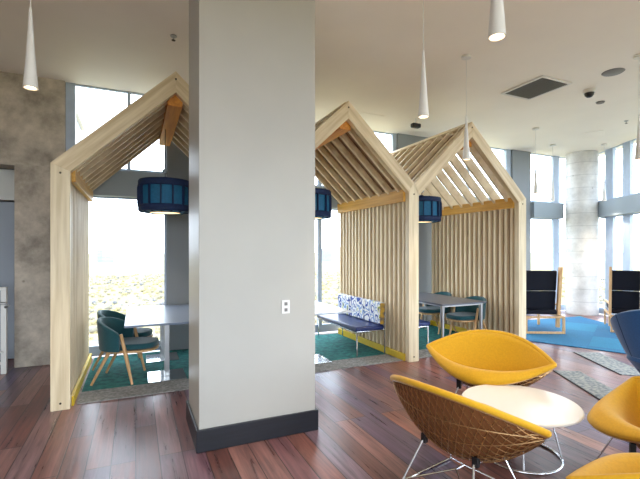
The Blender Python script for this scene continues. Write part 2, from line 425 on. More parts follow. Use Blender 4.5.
# oblique right wall: local x along the wall from the corner, local y outwards
ang = math.atan2(DY, DX)
RM = Matrix.Translation((CX, CY, 0)) @ Matrix.Rotation(ang, 4, 'Z') @ Matrix.Diagonal((1, 1, 1, 1))
# local +y of RM points to the left of the direction; the outside of the room
n = 5
s0 = 0.0
edges = [0.02, 1.65]
while edges[-1] < RL - 1.0: edges.append(edges[-1] + 1.0)
fr_w = .25
for a_, b_ in zip(edges, edges[1:]):
    if a_ < 1:
        bs = []
        for z0, z1 in ((.02, SP0), (SP1, H)):
            bt = .15 if z0 < 1 else .05
            bs += [(.02, .1, 0.02, .09, z0, z1), (1.0, 1.3, 0.02, .09, z0, z1), (.1, 1.64, .03, .08, z0, z0 + bt), (.1, 1.64, .03, .08, z1 - .02, z1)]
        bay(n, bs, [(.1, 1.64, .055, .065, .17, SP0 - .02), (.1, 1.64, .055, .065, SP1 + .05, H - .02)], RM)
    else:
        bs = []
        for z0, z1 in ((.02, SP0), (SP1, H)):
            bt = .15 if z0 < 1 else .05
            bs += [(a_, a_ + fr_w, 0.02, .09, z0, z1), (a_ + fr_w, b_ - .005, .03, .08, z0, z0 + bt), (a_ + fr_w, b_ - .005, .03, .08, z1 - .02, z1)]
        bay(n, bs, [(a_ + fr_w, b_ - .005, .055, .065, .17, SP0 - .02), (a_ + fr_w, b_ - .005, .055, .065, SP1 + .05, H - .02)], RM)
    n += 1
struct(MB().box(.85, RL, -.12, .14, SP0 + .002, SP1 - .002, mtx=RM).build('trim_spandrel_right', M['spandrel'], bevel=.004))
struct(MB().box(10.003, 10.015, YW - .125, YW + .1, SP0, SP1).box(.835, .848, -.125, .1, SP0, SP1, mtx=RM).build('trim_spandrel_ends', M['black_edge']))

# round concrete column in the glass corner, square painted column in front
struct(MB().lathe([(.355, 0), (.355, H - .002)], (10.25, 6.66, 0), n=48).build('wall_round_column', M['concrete_band'], smooth=True))
struct(MB().box(.455, 1.46, 3.335, 4.01, 0, H - .002).build('wall_square_column', M['paint_grey'], bevel=.006))
bb = MB(); t_ = .022
bb.box(.455 - t_, 1.46 + t_, 3.335 - t_, 3.333, 0.001, .18); bb.box(.455 - t_, 1.46 + t_, 4.012, 4.01 + t_, 0.001, .18)
bb.box(.455 - t_, .453, 3.333, 4.012, 0.001, .18); bb.box(1.462, 1.46 + t_, 3.333, 4.012, 0.001, .18)
struct(bb.build('baseboard_column', M['navy_base'], bevel=.004))

# ------------------------------------------------------------------ house booths
YF = 4.77; YE = 6.98
G = [-.685, 1.51, 3.63, 5.83]; PH = .085
def build_house(i, label):
    YE = 6.77 if i == 0 else 6.97
    gl, gr = G[i], G[i + 1]; c = (gl + gr) / 2
    if i == 0: c = .405
    top = 3.58
    kl = .95
    zo = lambda x: top - kl * abs(x - c)
    zi = lambda x: top - .235 - kl * abs(x - c)
    root = thing('house_booth', label, 'booth', ((gl + gr) / 2, (YF + YE) / 2, 0), 0, 'pine house shaped booths')
    ox, oy = -(gl + gr) / 2, -(YF + YE) / 2
    def B(mb, name, m, parent=root, **k):
        bmesh.ops.translate(mb.bm, verts=mb.bm.verts, vec=(ox, oy, 0))
        return mb.build(name, m, parent, **k)
    yp = YF + .09
    xl = gl - PH if i == 0 else gl       # outer x of the left rafter
    xr_ = gr + PH if i == 2 else gr
    # posts: house 0 has both, the others share their left post with the neighbour
    if i == 0:
        B(MB().prism_xz([(xl, 0), (xl + .17, 0), (xl + .17, zi(xl + .17)), (xl, zo(xl))], YF, yp), 'front_post', M['pine_white'], bevel=.003)
    if i == 2:
        B(MB().prism_xz([(xr_ - .17, 0), (xr_, 0), (xr_, zo(xr_)), (xr_ - .17, zi(xr_ - .17))], YF, yp), 'front_post', M['pine_white'], bevel=.003)
    else:
        zc = zi(gr - PH)
        B(MB().prism_xz([(gr - PH, 0), (gr + PH, 0), (gr + PH, zc), (gr, zo(gr)), (gr - PH, zc)], YF, yp), 'front_post', M['pine_white'], bevel=.003)
    li = xl + .17 if i == 0 else gl + PH
    ri = xr_ - .17 if i == 2 else gr - PH
    B(MB().prism_xz([(xl, zo(xl)), (li, zi(li)), (c, zi(c)), (c, top)], YF, yp), 'front_rafter', M['rafter_l'], bevel=.003)
    B(MB().prism_xz([(c, top), (c, zi(c)), (ri, zi(ri)), (xr_, zo(xr_))], YF, yp), 'front_rafter', M['rafter_r'], bevel=.003)
    # screws
    for x, z in ((c, top - .09), (ri + .085, zi(ri) - .02), (ri + .085, .07)) + (((li - .085, zi(li) - .02), (li - .085, .07)) if i == 0 else ()):
        sc = MB(); mt = Matrix.Translation((x, YF - .002, z)) @ Matrix.Rotation(PI / 2, 4, 'X')
        sc.lathe([(.011, -.003), (.011, .003)], n=10)
        for v in sc.bm.verts: v.co = mt @ v.co
        B(sc, 'screw', M['bolt'])
    # roof slats: fins running down each slope
    for side in (0, 1):
        rs = MB(); y = yp + .10
        while y < YE:
            xo = (xl + .01) if side == 0 else (xr_ - .01)
            d0, d1 = .012, .235
            rs.prism_xz([(c, top - d0), (c, top - d1), (xo, zo(xo) - d1), (xo, zo(xo) - d0)], y, y + .042); y += .262
        B(rs, 'roof_slats', M['pine_slope'])
        if not (i == 2 and side == 1):
            xb = xo + (.05 if side == 0 else -.05)
            B(MB().prism_xz([(c, top - .10), (c, top - .112), (xb, zo(xb) - .112), (xb, zo(xb) - .10)], yp + .02, YE - .05), 'roof_shade_sheet', M['roof_gap_shade'])  # added sheet, darkens the gaps so the slat edges stand out
    # wall slats
    def slat_wall(g):
        ws = MB(); y = yp + .055
        while y < YE - .03:
            ws.box(g - .07, g + .07, y, y + .042, .001, 2.40); y += .118
        B(ws, 'wall_slats', M['pine_v'])
        B(MB().box(g - .006, g + .006, yp + .02, YE - .06, .1, 2.3), 'slat_shade_sheet', M['slat_gap_shade'])  # thin sheet added inside the wall to make the slat gaps darker
    if i == 0: slat_wall(xl + PH)
    slat_wall(xr_ - PH if i == 2 else gr)
    # long rails
    for xx in (li, ri):
        x0, x1 = (xx - .012, xx + .035) if xx == li else (xx - .035, xx + .012)
        B(MB().box(x0, x1, yp, YE, 2.30, 2.475), 'eave_beam', M['ochre'], bevel=.003)
        B(MB().box(x0 + (0 if xx == li else .015), x1 - (.015 if xx == li else 0), yp, YE, .001, .10), 'base_rail', M['yellow_rail'], bevel=.002)
    B(MB().box(c - .08, c + .08, yp, YE, 3.22, 3.35), 'ridge_beam', M['amber'], bevel=.003)
    B(MB().prism_xz([(c - .075, top - .05), (c, top + .012), (c + .075, top - .05), (c + .06, top - .066), (c, top - .012), (c - .06, top - .066)], yp, YE), 'ridge_cap', M['pine_slope'])
    return root
build_house(0, 'leftmost pine house shaped booth, partly behind the grey square column')
build_house(1, 'middle pine house shaped booth with navy bench along its slatted wall')
build_house(2, 'rightmost pine house shaped booth behind the yellow lounge chairs')

# carpets inside the booths
def carpet(x0, x1, where):
    MBc = MB().box(x0, x1, 5.27, 6.86 if x0 < 0 else 6.96, 0.001, .012)
    t = tag(MBc.build('booth_carpet', M['carpet_teal']), 'teal loop carpet on the floor of the %s' % where, 'carpet', 'teal booth carpets')
    e = MB().box(x0, x1, 4.88, 5.265, 0.001, .011)
    tag(e.build('carpet_strip', M['carpet_grey']), 'grey carpet strip at the threshold of the %s' % where, 'carpet', 'grey booth carpet strips')
carpet(G[0] + .13, G[1] - .13, 'leftmost house booth')
carpet(G[1] + .13, G[2] - .13, 'middle house booth')
carpet(G[2] + .13, G[3] - .13, 'rightmost house booth')

# ------------------------------------------------------------------ booth tables with twin pedestals
def pedestal_table(loc, sx, sy, topm, label, legs='pedestal'):
    t = thing('booth_table', label, 'table', loc, 0, 'rectangular booth tables')
    MB().box(-sx / 2, sx / 2, -sy / 2, sy / 2, .715, .74).build('tabletop', topm, t, bevel=.004)
    if legs == 'pedestal':
        for yy in (-sy * .28, sy * .28):
            MB().box(-.03, .03, yy - .045, yy + .045, .024, .712).build('pedestal_column', M['steel'], t, bevel=.004)
            MB().box(-.22, .22, yy - .23, yy + .23, .0125, .024).build('base_plate', M['chrome'], t, bevel=.003)
            MB().box(-.2, .2, yy - .06, yy + .06, .7, .7145).build('top_plate', M['black_plastic'], t)
    else:
        for xx, yy in ((-1, -1), (1, -1), (-1, 1), (1, 1)):
            cx, cy = xx * (sx / 2 - .06), yy * (sy / 2 - .08)
            MB().tube([(cx, cy, .0135), (cx, cy, .712)], .03, n=12, taper=[.02, .036]).build('leg', M['steel'], t, smooth=True)
        MB().box(-sx / 2 + .05, sx / 2 - .05, -sy / 2 + .06, sy / 2 - .06, .685, .714).build('apron', M['steel'], t)
    return t
pedestal_table((.355, 5.96, 0), .95, 1.7, M['laminate'], 'pale grey table on two chrome pedestals in the leftmost booth')
pedestal_table((2.31, 5.88, 0), .95, 1.66, M['laminate_white'], 'white table beside the navy bench in the middle booth')
pedestal_table((4.88, 5.86, 0), .94, 1.6, M['laminate_dark'], 'charcoal topped table on steel legs in the rightmost booth', 'four')

# ------------------------------------------------------------------ teal tub chairs (face +Y locally)
def make_tub(label):
    t = thing('tub_chair', label, 'chair', group='teal tub chairs')
    def shell(u, v):
        a = math.radians(-4 + 188 * u)             # wraps the sides and the back
        ca, sa = math.cos(a), math.sin(a)
        back = max(0, sa)
        ztop = .60 + .17 * (math.sin(PI * u) ** .7)
        z = .40 + (ztop - .40) * v
        r = .265 + .03 * v
        return (r * 1.0 * ca, -r * .98 * sa, z)
    s = MB().grid(shell, 36, 8)
    o = s.build('backrest', M['teal_fabric'], t, smooth=True)
    so = o.modifiers.new('thick', 'SOLIDIFY'); so.thickness = .045; so.offset = 0
    bv = o.modifiers.new('round', 'BEVEL'); bv.width = .014; bv.segments = 3; bv.limit_method = 'ANGLE'
    pts = [(.232 * math.copysign(abs(math.cos(a)) ** .7, math.cos(a)), .085 + .30 * math.copysign(abs(math.sin(a)) ** .7, math.sin(a))) for a in [2 * PI * k / 28 for k in range(28)]]
    MB().prism_xy(pts, .405, .475).build('seat', M['teal_fabric'], t, bevel=.02, smooth=True)
    MB().prism_xy([(x * 1.05, y * 1.02) for x, y in pts], .375, .4).build('seat_frame', M['oak'], t, bevel=.004)
    for sx in (-1, 1):
        MB().tube([(sx * .278, .035, .61), (sx * .272, .08, .38), (sx * .285, .16, .018)], .02, n=10, taper=[.017, .022, .014]).build('leg', M['oak'], t, smooth=True)
        MB().tube([(sx * .215, -.12, .385), (sx * .25, -.30, .02)], .02, n=10, taper=[.023, .014]).build('leg', M['oak'], t, smooth=True)
    return t
tub = make_tub('teal tub chair nearer the front of the leftmost booth, oak legs in view')
tub.location = (-.12, 5.60, 0); tub.rotation_euler = (0, 0, -PI / 2 - .26)
dup(tub, (-.17, 6.30, 0), -PI / 2 - .22, 'teal tub chair nearer the window in the leftmost booth, mostly behind another tub chair')
dup(tub, (5.345, 5.50, 0), PI / 2, 'teal tub chair pushed under the right side of the charcoal topped table')
dup(tub, (5.345, 6.36, 0), PI / 2, 'teal tub chair at the window end of the charcoal topped table')

# ------------------------------------------------------------------ benches
def make_bench(label):       # runs along Y, back at +X
    t = thing('booth_bench', label, 'bench', group='navy leather booth benches')
    MB().box(-.27, .22, -.73, .73, .385, .455).build('seat', M['navy_leather'], t, bevel=.02, smooth=True)
    f = MB()
    f.tube([(-.24, -.7, .372), (.25, -.7, .372), (.25, .7, .372), (-.24, .7, .372)], .011, closed=True)
    f.build('seat_frame', M['chrome'], t, smooth=True)
    for x, y in ((-.24, -.7), (.25, -.7), (-.24, .7), (.25, .7)):
        MB().tube([(x, y, .0135), (x, y, .371 if x < 0 else .78)], .012, n=8).build('leg', M['chrome'], t, smooth=True)
    for k in range(3):
        y0 = -.72 + k * .48
        MB().box(.15, .235, y0 + .004, y0 + .476, .46, .80).build('back_cushion', M['pattern'], t, bevel=.018, smooth=True)
    MB().box(.152, .233, -.726, -.7165, .47, .79).build('end_panel', M['pattern_yellow'], t, bevel=.003)['label'] = 'yellow and brown patterned end'
    return t
bench = make_bench('navy leather bench with patterned back against the slats of the middle booth')
bench.location = (3.235, 6.0, 0)
dup(bench, (4.03, 5.95, 0), PI, 'navy leather bench end showing beside the post of the rightmost booth')

# ------------------------------------------------------------------ drum pendants
def make_drum(label):
    t = thing('drum_pendant', label, 'pendant lamp', group='blue felt drum pendants')
    n = 14
    prof = [(.24, -.225), (.315, -.20), (.335, -.1), (.335, .1), (.315, .20), (.24, .225)]
    pr = MB()
    pr.lathe([(r * .93, z) for r, z in prof], n=28, cap=False)
    o = pr.build('shade', M['shade_teal'], t, smooth=True)
    so = o.modifiers.new('thick', 'SOLIDIFY'); so.thickness = .006
    f = MB()
    for k in range(n):
        a = 2 * PI * k / n
        mt = Matrix.Rotation(a, 4, 'Z')
        ins = [(r * .90, z) for r, z in prof]; outs = [(r * 1.035, z) for r, z in prof]
        ring = [Vector((r, -.006, z)) for r, z in outs] + [Vector((r, -.006, z)) for r, z in ins[::-1]]
        ring2 = [Vector((v.x, .006, v.z)) for v in ring]
        A = [f.bm.verts.new(mt @ v) for v in ring]; Bv = [f.bm.verts.new(mt @ v) for v in ring2]
        m_ = len(A)
        for q in range(m_): f.bm.faces.new((A[q], A[(q + 1) % m_], Bv[(q + 1) % m_], Bv[q]))
        h_ = m_ // 2
        for q in range(h_ - 1):
            f.bm.faces.new((A[q], A[q + 1], A[m_ - 2 - q], A[m_ - 1 - q])); f.bm.faces.new((Bv[q], Bv[m_ - 1 - q], Bv[m_ - 2 - q], Bv[q + 1]))
    f.build('fins', M['shade_navy'], t)
    b = MB()
    for z, r in ((-.165, .335), (.165, .335)):
        b.lathe([(r * .97, z - .045), (r * 1.0, z - .03), (r * 1.0, z + .03), (r * .97, z + .045)], n=28, cap=False)
    o = b.build('rim_band', M['shade_navy'], t, smooth=True)
    so = o.modifiers.new('thick', 'SOLIDIFY'); so.thickness = .004
    MB().lathe([(.20, -.212), (.20, -.204)], n=28).build('diffuser', M['lamp_glow_soft'], t, smooth=True)
    MB().lathe([(.045, .215), (.045, .25), (.012, .27)], n=16).lathe([(.25, .214), (.25, .222)], n=24).build('top_cap', M['shade_navy'], t, smooth=True)
    cd = MB().tube([(0, 0, .26), (0, 0, .905)], .004, n=6).build('cord', M['black_plastic'], t)
    MB().lathe([(.001, .30), (.03, .315), (.038, .34), (.03, .365), (.001, .38)], n=14).build('cord_grip', M['spandrel'], cd, smooth=True)
    return t
dr = make_drum('round blue felt drum pendant hanging in the leftmost booth')
dr.location = (.36, 5.85, 2.315)
dup(dr, (2.49, 5.9, 2.315), .2, 'blue felt drum pendant half hidden behind the grey column, middle booth')
dup(dr, (4.66, 5.9, 2.315), .1, 'blue felt drum pendant in the rightmost booth, partly behind the shared post')

# ------------------------------------------------------------------ cone pendants
def make_cone(label):
    t = thing('cone_pendant', label, 'pendant lamp', (0, 0, H), 0, 'slim white cone pendants')
    zb = 2.73 - H
    MB().lathe([(.06, -.03), (.06, -.001)], n=20).build('canopy', M['pendant_white'], t, smooth=True)
    MB().tube([(0, 0, zb + .5), (0, 0, -.03)], .004, n=6).build('cord', M['pendant_white'], t)
    MB().lathe([(.008, zb + .56), (.016, zb + .42), (.03, zb + .2), (.046, zb), (.040, zb), (.036, zb + .03)], n=24, cap=False).build('shade', M['pendant_white'], t, smooth=True)
    MB().lathe([(.037, zb + .018), (.037, zb + .022)], n=20).build('bulb', M['lamp_glow'], t, smooth=True)
    return t
cone_spots = [
    ((-.67, 3.43), 'slim white cone pendant hanging in front of the concrete wall at left'),
    ((1.75, 1.59), 'largest cone pendant, cut off by the top of the picture'),
    ((2.23, 2.80), 'slim cone pendant hanging left of the rightmost booth gable'),
    ((3.77, 3.90), 'cone pendant on a white rod in front of the rightmost booth gable'),
    ((5.72, 3.00), 'cone pendant cut off by the right edge of the picture'),
    ((7.26, 5.64), 'small cone pendant against the window right of the booths'),
    ((8.77, 6.37), 'small cone pendant close to the blue window frame left of the round column'),
    ((9.78, 5.84), 'small cone pendant close to the right hand glass wall'),
]
proto = None
for (x, y), lb in cone_spots:
    if proto is None:
        proto = make_cone(lb); proto.location = (x, y, H)
    else: dup(proto, (x, y, H), 0, lb)
    l = bpy.data.lights.new('pendant_light', 'SPOT'); l.energy = 45; l.color = (1, .82, .62); l.spot_size = math.radians(95); l.spot_blend = .6; l.shadow_soft_size = .04
    lo = bpy.data.objects.new('pendant_light', l); COL.objects.link(lo); lo.location = (x, y, 2.72)
for x, y, z in ((.36, 5.85, 2.08), (2.49, 5.9, 2.08), (4.66, 5.9, 2.08)):
    l = bpy.data.lights.new('drum_light', 'SPOT'); l.energy = 25; l.color = (1, .85, .66); l.spot_size = math.radians(120); l.spot_blend = .6; l.shadow_soft_size = .15
    lo = bpy.data.objects.new('drum_light', l); COL.objects.link(lo); lo.location = (x, y, z)

# ------------------------------------------------------------------ ceiling fittings
t = thing('ceiling_vent', 'dark rectangular air vent in a white frame in the ceiling', 'vent', (5.455, 4.245, H))
MB().box(-.285, .285, -.335, .335, -.012, -.001).build('backing', M['vent_dark'], t)
f = MB()
f.box(-.31, .31, -.36, -.325, -.022, -.001).box(-.31, .31, .325, .36, -.022, -.001).box(-.31, -.275, -.325, .325, -.022, -.001).box(.275, .31, -.325, .325, -.022, -.001)
f.build('frame', M['pendant_white'], t, bevel=.002)
f = MB()
y = -.31
while y < .31: f.box(-.274, .274, y, y + .006, -.022, -.0125); y += .026
f.build('blades', M['vent_slat'], t)
tag(MB().lathe([(.12, -.012), (.135, -.001)], (0, 0, 0), n=32).build('ceiling_speaker', M['speaker'], smooth=True), 'large round grey speaker flush in the ceiling', 'speaker').location = (5.94, 3.43, H)
tag(MB().lathe([(.055, -.02), (.065, -.001)], n=24).build('smoke_detector', M['speaker'], smooth=True), 'small grey disc detector behind the black dome camera', 'detector').location = (6.95, 4.21, H)
t = thing('dome_camera', 'black dome security camera in a white ring on the ceiling', 'camera', (6.27, 3.96, H))
MB().lathe([(.08, -.05), (.085, -.001)], n=24).build('housing', M['pendant_white'], t, smooth=True)
MB().lathe([(.002, -.12), (.035, -.112), (.06, -.085), (.068, -.051)], n=24).build('dome', M['black_plastic'], t, smooth=True)
t = thing('ceiling_camera', 'small black security camera on the ceiling behind the booth roofs', 'camera', (4.72, 6.15, H))
MB().tube([(0, 0, -.001), (0, 0, -.09)], .012).build('mount', M['pendant_white'], t)
MB().box(-.09, .09, -.05, .05, -.17, -.09).build('housing', M['black_plastic'], t, bevel=.02, smooth=True)
def sprinkler(x, y, lb):
    t = thing('sprinkler', lb, 'sprinkler', (x, y, H), group='ceiling sprinklers')
    MB().lathe([(.035, -.012), (.035, -.001)], n=16).build('escutcheon', M['steel'], t, smooth=True)
    MB().lathe([(.008, -.05), (.01, -.012)], n=10).build('stem', M['steel'], t)
    MB().lathe([(.022, -.055), (.022, -.051)], n=12).build('deflector', M['bolt'], t)
sprinkler(.39, 4.9, 'small steel sprinkler in the ceiling left of the grey column')
sprinkler(8.4, 4.62, 'small steel sprinkler in the ceiling near the glass corner')
def access(x, y, rz, lb):
    p = MB().box(-.25, .25, -.2, .2, -.006, -.001).build('access_panel', M['ceiling'], bevel=.002); tag(p, lb, 'ceiling panel', 'flush ceiling access panels'); p.location = (x, y, H); p.rotation_euler = (0, 0, rz)
access(3.86, 6.45, 0, 'flush square access panel in the ceiling above the middle booth')
access(8.75, 5.45, .5, 'flush square access panel in the ceiling near the glass corner')
# outlet on the column
t = thing('wall_outlet', 'white power outlet on the front of the grey column', 'outlet', (1.18, 3.335, 1.11))
pl = MB().box(-.036, .036, -.008, -.0005, -.058, .058).build('plate', M['white_paint'], t, bevel=.002)
for z in (.012, -.040): MB().box(-.014, .014, -.0105, -.0085, z, z + .028).build('socket', M['speaker'], pl)

# ------------------------------------------------------------------ railing at the left edge
t = thing('railing', 'white steel stair railing at the left edge beside the concrete pier', 'railing', (-1.555, 6.5, 0))
MB().box(-.03, .03, -.03, .03, 0, 1.08).build('post', M['white_paint'], t, bevel=.003)
MB().box(-1.1, -1.04, -.03, .03, 0, 1.08).build('post', M['white_paint'], t, bevel=.003)
MB().box(-1.1, .03, -.035, .035, 1.081, 1.12).build('top_rail', M['white_paint'], t, bevel=.004)
f = MB().box(-1.04, -.03, -.01, .01, .12, .15)
x = -.94
while x < -.06: f.box(x, x + .014, -.007, .007, .15, 1.08); x += .11
f.build('balusters', M['white_paint'], t)
MB().tube([(-1.04, -.08, .92), (.02, -.08, .92), (.06, -.06, .88), (.02, -.035, .86)], .017, n=10).build('handrail', M['steel'], t, smooth=True)
MB().tube([(-.9, -.07, .30), (-.03, -.07, .30), (.0, -.045, .28)], .014, n=10).build('lower_rail', M['white_paint'], t, smooth=True)

# ------------------------------------------------------------------ diamond lounge chairs (face +Y locally)
A_ = .585
def zrim_b(u): return .575 + .165 * (1 - abs(u) ** 2.2)
def zrim_f(u): return .43 + .145 * abs(u) ** 2.4
def ymid(u): return -.04
def half_b(u): return .33 * (1 - abs(u) ** 2.1)
def half_f(u): return .36 * (1 - abs(u) ** 1.7)
def shell_pt(u, q, dz=0.0):
    x = A_ * u
    zm = .245 + .33 * abs(u) ** 2.0
    if q < 0:
        y = ymid(u) + half_b(u) * -(abs(q) ** .8)
        z = zm + (zrim_b(u) - zm) * abs(q) ** 1.45
    else:
        y = ymid(u) + half_f(u) * q
        z = zm + (zrim_f(u) - zm) * (1.3 * math.sin(min(q / .78, 1) * PI / 2) ** 2.2 if q < .78 else 1.3 - .3 * ((q - .78) / .22) ** 2) - .03 * max(0, (q - .78) / .22) ** 2 * (1 - abs(u))
    return Vector((x, y, z + dz))
def make_diamond(label):
    t = thing('diamond_chair', label, 'lounge chair', group='mustard diamond lounge chairs')
    def fn(i, j):
        u = math.sin((i * 2 - 1) * PI / 2 * .995); return shell_pt(u, j * 2 - 1)
    o = MB().grid(fn, 44, 28).build('cushion', M['yellow_fabric'], t, smooth=True, weld=True)
    so = o.modifiers.new('thick', 'SOLIDIFY'); so.thickness = .03; so.offset = 1
    # the offset must grow upwards: check normals
    if o.data.polygons[len(o.data.polygons) // 2].normal.z < 0:
        o.data.flip_normals()
    us = [math.sin((i / 40 * 2 - 1) * PI / 2 * .99) for i in range(41)]
    rim = [shell_pt(u, -1, .012) for u in us] + [shell_pt(u, 1, .012) for u in us[::-1]]
    MB().tube(rim, .021, n=10, closed=True).build('rim_roll', M['yellow_fabric'], o, smooth=True)
    def fb(i, j):
        u = math.sin((i * 2 - 1) * PI / 2 * .97); return shell_pt(u, (j * 2 - 1) * .985, -.006)
    MB().grid(fb, 40, 24).build('under_pad', M['brown_pad'], t, smooth=True, weld=True)['label'] = 'brown underside'
    w = MB()
    for sgn in (-1, 1):
        for k in range(-15, 16):
            c = k / 15 * 1.32; pts = []
            for j in range(19):
                q = -1 + 2 * j / 18; u = c + sgn * .42 * q
                if abs(u) <= .965: pts.append(shell_pt(u, q * .985, -.016))
            if len(pts) > 2: w.tube(pts, .0032, n=4, caps=False)
    for j in (-.75, -.5, -.25, 0, .3, .6):
        w.tube([shell_pt(u * .97, j, -.018) for u in us], .0032, n=4, caps=False)
    w.tube([shell_pt(u * .985, -1, -.012) for u in us] + [shell_pt(u * .985, 1, -.012) for u in us[::-1]], .005, n=6, closed=True)
    w.build('wire_shell', M['wire'], t, smooth=True)
    # base: a sled loop on each side joined by cross rods
    for sx in (-1, 1):
        x0 = sx * .27; x1 = sx * .20
        zt = .28
        lp = [(x1, -.15, zt), (x0, -.27, .02), (x0, -.255, .008), (x0, .245, .008), (x0, .26, .02), (x1, .15, zt)]
        sf_ = MB().tube(lp, .007, n=8, closed=True)
        sf_ = sf_.build('side_frame', M['chrome'], t, smooth=True)
        for yy in (-.13, .13):
            mz = shell_pt(x1 / A_, (yy + .04) / (.37 if yy > 0 else .33), 0).z
            MB().box(x1 - .02, x1 + .02, yy - .016, yy + .016, zt - .015, max(mz - .02, zt + .015)).build('mount_block', M['black_rubber'], sf_, bevel=.004)
    MB().tube([(-.27, -.26, .02), (0, -.05, .14), (.27, -.26, .02)], .006, n=8).tube([(-.27, .25, .02), (0, .04, .14), (.27, .25, .02)], .006, n=8).tube([(0, -.05, .14), (0, .04, .14)], .006, n=8).build('cross_rods', M['chrome'], t, smooth=True)
    return t
def face(dx, dy): return math.atan2(-dx, dy)        # rotation that turns +Y to (dx, dy)
dc = make_diamond('mustard diamond chair seen from behind with its wire shell showing, nearest the column')
dc.location = (1.995, 2.115, 0); dc.rotation_euler = (0, 0, face(1.0, .20))
dup(dc, (3.05, 2.92, 0), face(-.88, -.47), 'mustard diamond chair facing the camera behind the round white table')
dup(dc, (3.09, 1.56, 0), face(-.64, .77), 'mustard diamond chair at the right edge, right of the round white table')
dup(dc, (2.32, 1.07, 0), face(.25, .97), 'mustard diamond chair in the bottom right corner of the picture')

# round white table
t = thing('coffee_table', 'round white coffee table on a chrome ring base between the mustard chairs', 'table', (2.735, 2.265, 0))
MB().lathe([(.412, .392), (.427, .398), (.427, .408), (.42, .414)], n=64).build('tabletop', M['table_white'], t, smooth=True)
MB().tube([(.29 * math.cos(a), .29 * math.sin(a), .009) for a in [2 * PI * k / 48 for k in range(48)]], .009, n=10, closed=True).build('base_ring', M['chrome'], t, smooth=True)
MB().tube([(.2 * math.cos(a), .2 * math.sin(a), .384) for a in [2 * PI * k / 36 for k in range(36)]], .006, n=8, closed=True).build('upper_ring', M['chrome'], t, smooth=True)
for k in range(4):
    a = PI / 4 + k * PI / 2
    MB().tube([(.29 * math.cos(a), .29 * math.sin(a), .01), (.2 * math.cos(a), .2 * math.sin(a), .383)], .006, n=8).build('leg', M['chrome'], t, smooth=True)

# ------------------------------------------------------------------ blue bucket chair at the right edge
t = thing('bucket_chair', 'deep blue upholstered bucket chair seen from behind at the right edge', 'lounge chair', (5.14, 2.53, 0), face(.75, .66))
def bucket(u, v):
    a = math.radians(-30 + 240 * u)
    z0, r0 = .22, .12
    zt = .70 + .30 * math.sin(PI * u) ** .8
    z = z0 + (zt - z0) * v
    r = r0 + .29 * v ** .75
    return (r * math.cos(a), -r * math.sin(a), z)
o = MB().grid(bucket, 40, 14).build('backrest', M['blue_fabric'], t, smooth=True)
so = o.modifiers.new('thick', 'SOLIDIFY'); so.thickness = .05; so.offset = -1
bv = o.modifiers.new('round', 'BEVEL'); bv.width = .016; bv.segments = 3; bv.limit_method = 'ANGLE'
sm = MB()
for uu in (.2, .38, .62, .8): sm.tube([Vector(bucket(uu, v / 10)) * 1.0 + Vector((0, 0, 0)) for v in range(11)], .004, n=5)
sm.build('seams', M['blue_seam'], t)
MB().lathe([(.12, .26), (.2, .32), (.26, .40), (.25, .44)], n=32).build('seat', M['blue_fabric'], t, smooth=True)
MB().tube([(0, 0, .05), (0, 0, .25)], .025, n=12).build('stem', M['black_plastic'], t, smooth=True)
for k in range(4):
    a = PI / 4 + k * PI / 2
    MB().tube([(0, 0, .08), (.32 * math.cos(a), .32 * math.sin(a), .012)], .012, n=8).build('leg', M['black_plastic'], t, smooth=True)

# ------------------------------------------------------------------ wooden framed lounge chairs at the windows (face +Y locally)
def make_lounger(label):
    t = thing('lounge_chair', label, 'lounge chair', group='dark lounge chairs with wooden frames')
    W = .35
    for sx in (-1, 1):
        x0 = sx * W
        # tall reclined back post
        MB().tube([(x0, -.36, .10), (x0, -.47, 1.27)], .03, n=4, taper=[.042, .04]).build('back_post', M['oak'], t)
        # rear leg loop side and seat rail
        MB().box(x0 - .02, x0 + .02, -.60, .42, .30, .345).build('side_rail', M['oak'], t, bevel=.004)
        MB().box(x0 - .02, x0 + .02, -.60, -.555, .013, .30).build('leg', M['oak'], t, bevel=.004)
        MB().box(x0 - .02, x0 + .02, .37, .415, .013, .30).build('leg', M['oak'], t, bevel=.004)
        MB().box(x0 - .022, x0 + .022, -.35, .36, .52, .55).build('armrest', M['oak'], t, bevel=.004)
    MB().box(-W + .02, W - .02, -.60, -.56, .013, .05).box(-W + .02, W - .02, -.60, -.56, .305, .34).build('rear_crossbar', M['oak'], t, bevel=.003)
    # cushions
    def cush(y0, z0, y1, z1, th, name, seg):
        d = Vector((0, y1 - y0, z1 - z0)); nn = Vector((0, -d.z, d.y)).normalized() * th
        for k in range(seg):
            p0 = Vector((0, y0, z0)) + d * (k / seg) + d * .004; p1 = Vector((0, y0, z0)) + d * ((k + 1) / seg) - d * .004
            m_ = MB(); vs = []
            for x in (-W + .03, W - .03):
                vs.append([m_.bm.verts.new((x, p.y, p.z)) for p in (p0, p1, p1 + nn, p0 + nn)])
            a, b = vs
            m_.bm.faces.new(a); m_.bm.faces.new(b[::-1])
            for q in range(4): m_.bm.faces.new((a[q], b[q], b[(q + 1) % 4], a[(q + 1) % 4]))
            m_.build(name, M['black_leather'], t, bevel=.025, smooth=True)
    cush(-.34, .40, -.42, 1.20, -.07, 'back_cushion', 2)
    cush(-.42, .35, .40, .40, .09, 'seat_cushion', 1)
    return t
lc = make_lounger('dark lounge chair with wooden posts facing the window beside the rightmost booth')
lc.location = (7.34, 5.82, 0); lc.rotation_euler = (0, 0, face(.45, .89))
dup(lc, (9.0, 5.02, 0), face(.8, .6), 'dark lounge chair with wooden posts between the round column and right edge').scale = (.72, 1, 1)

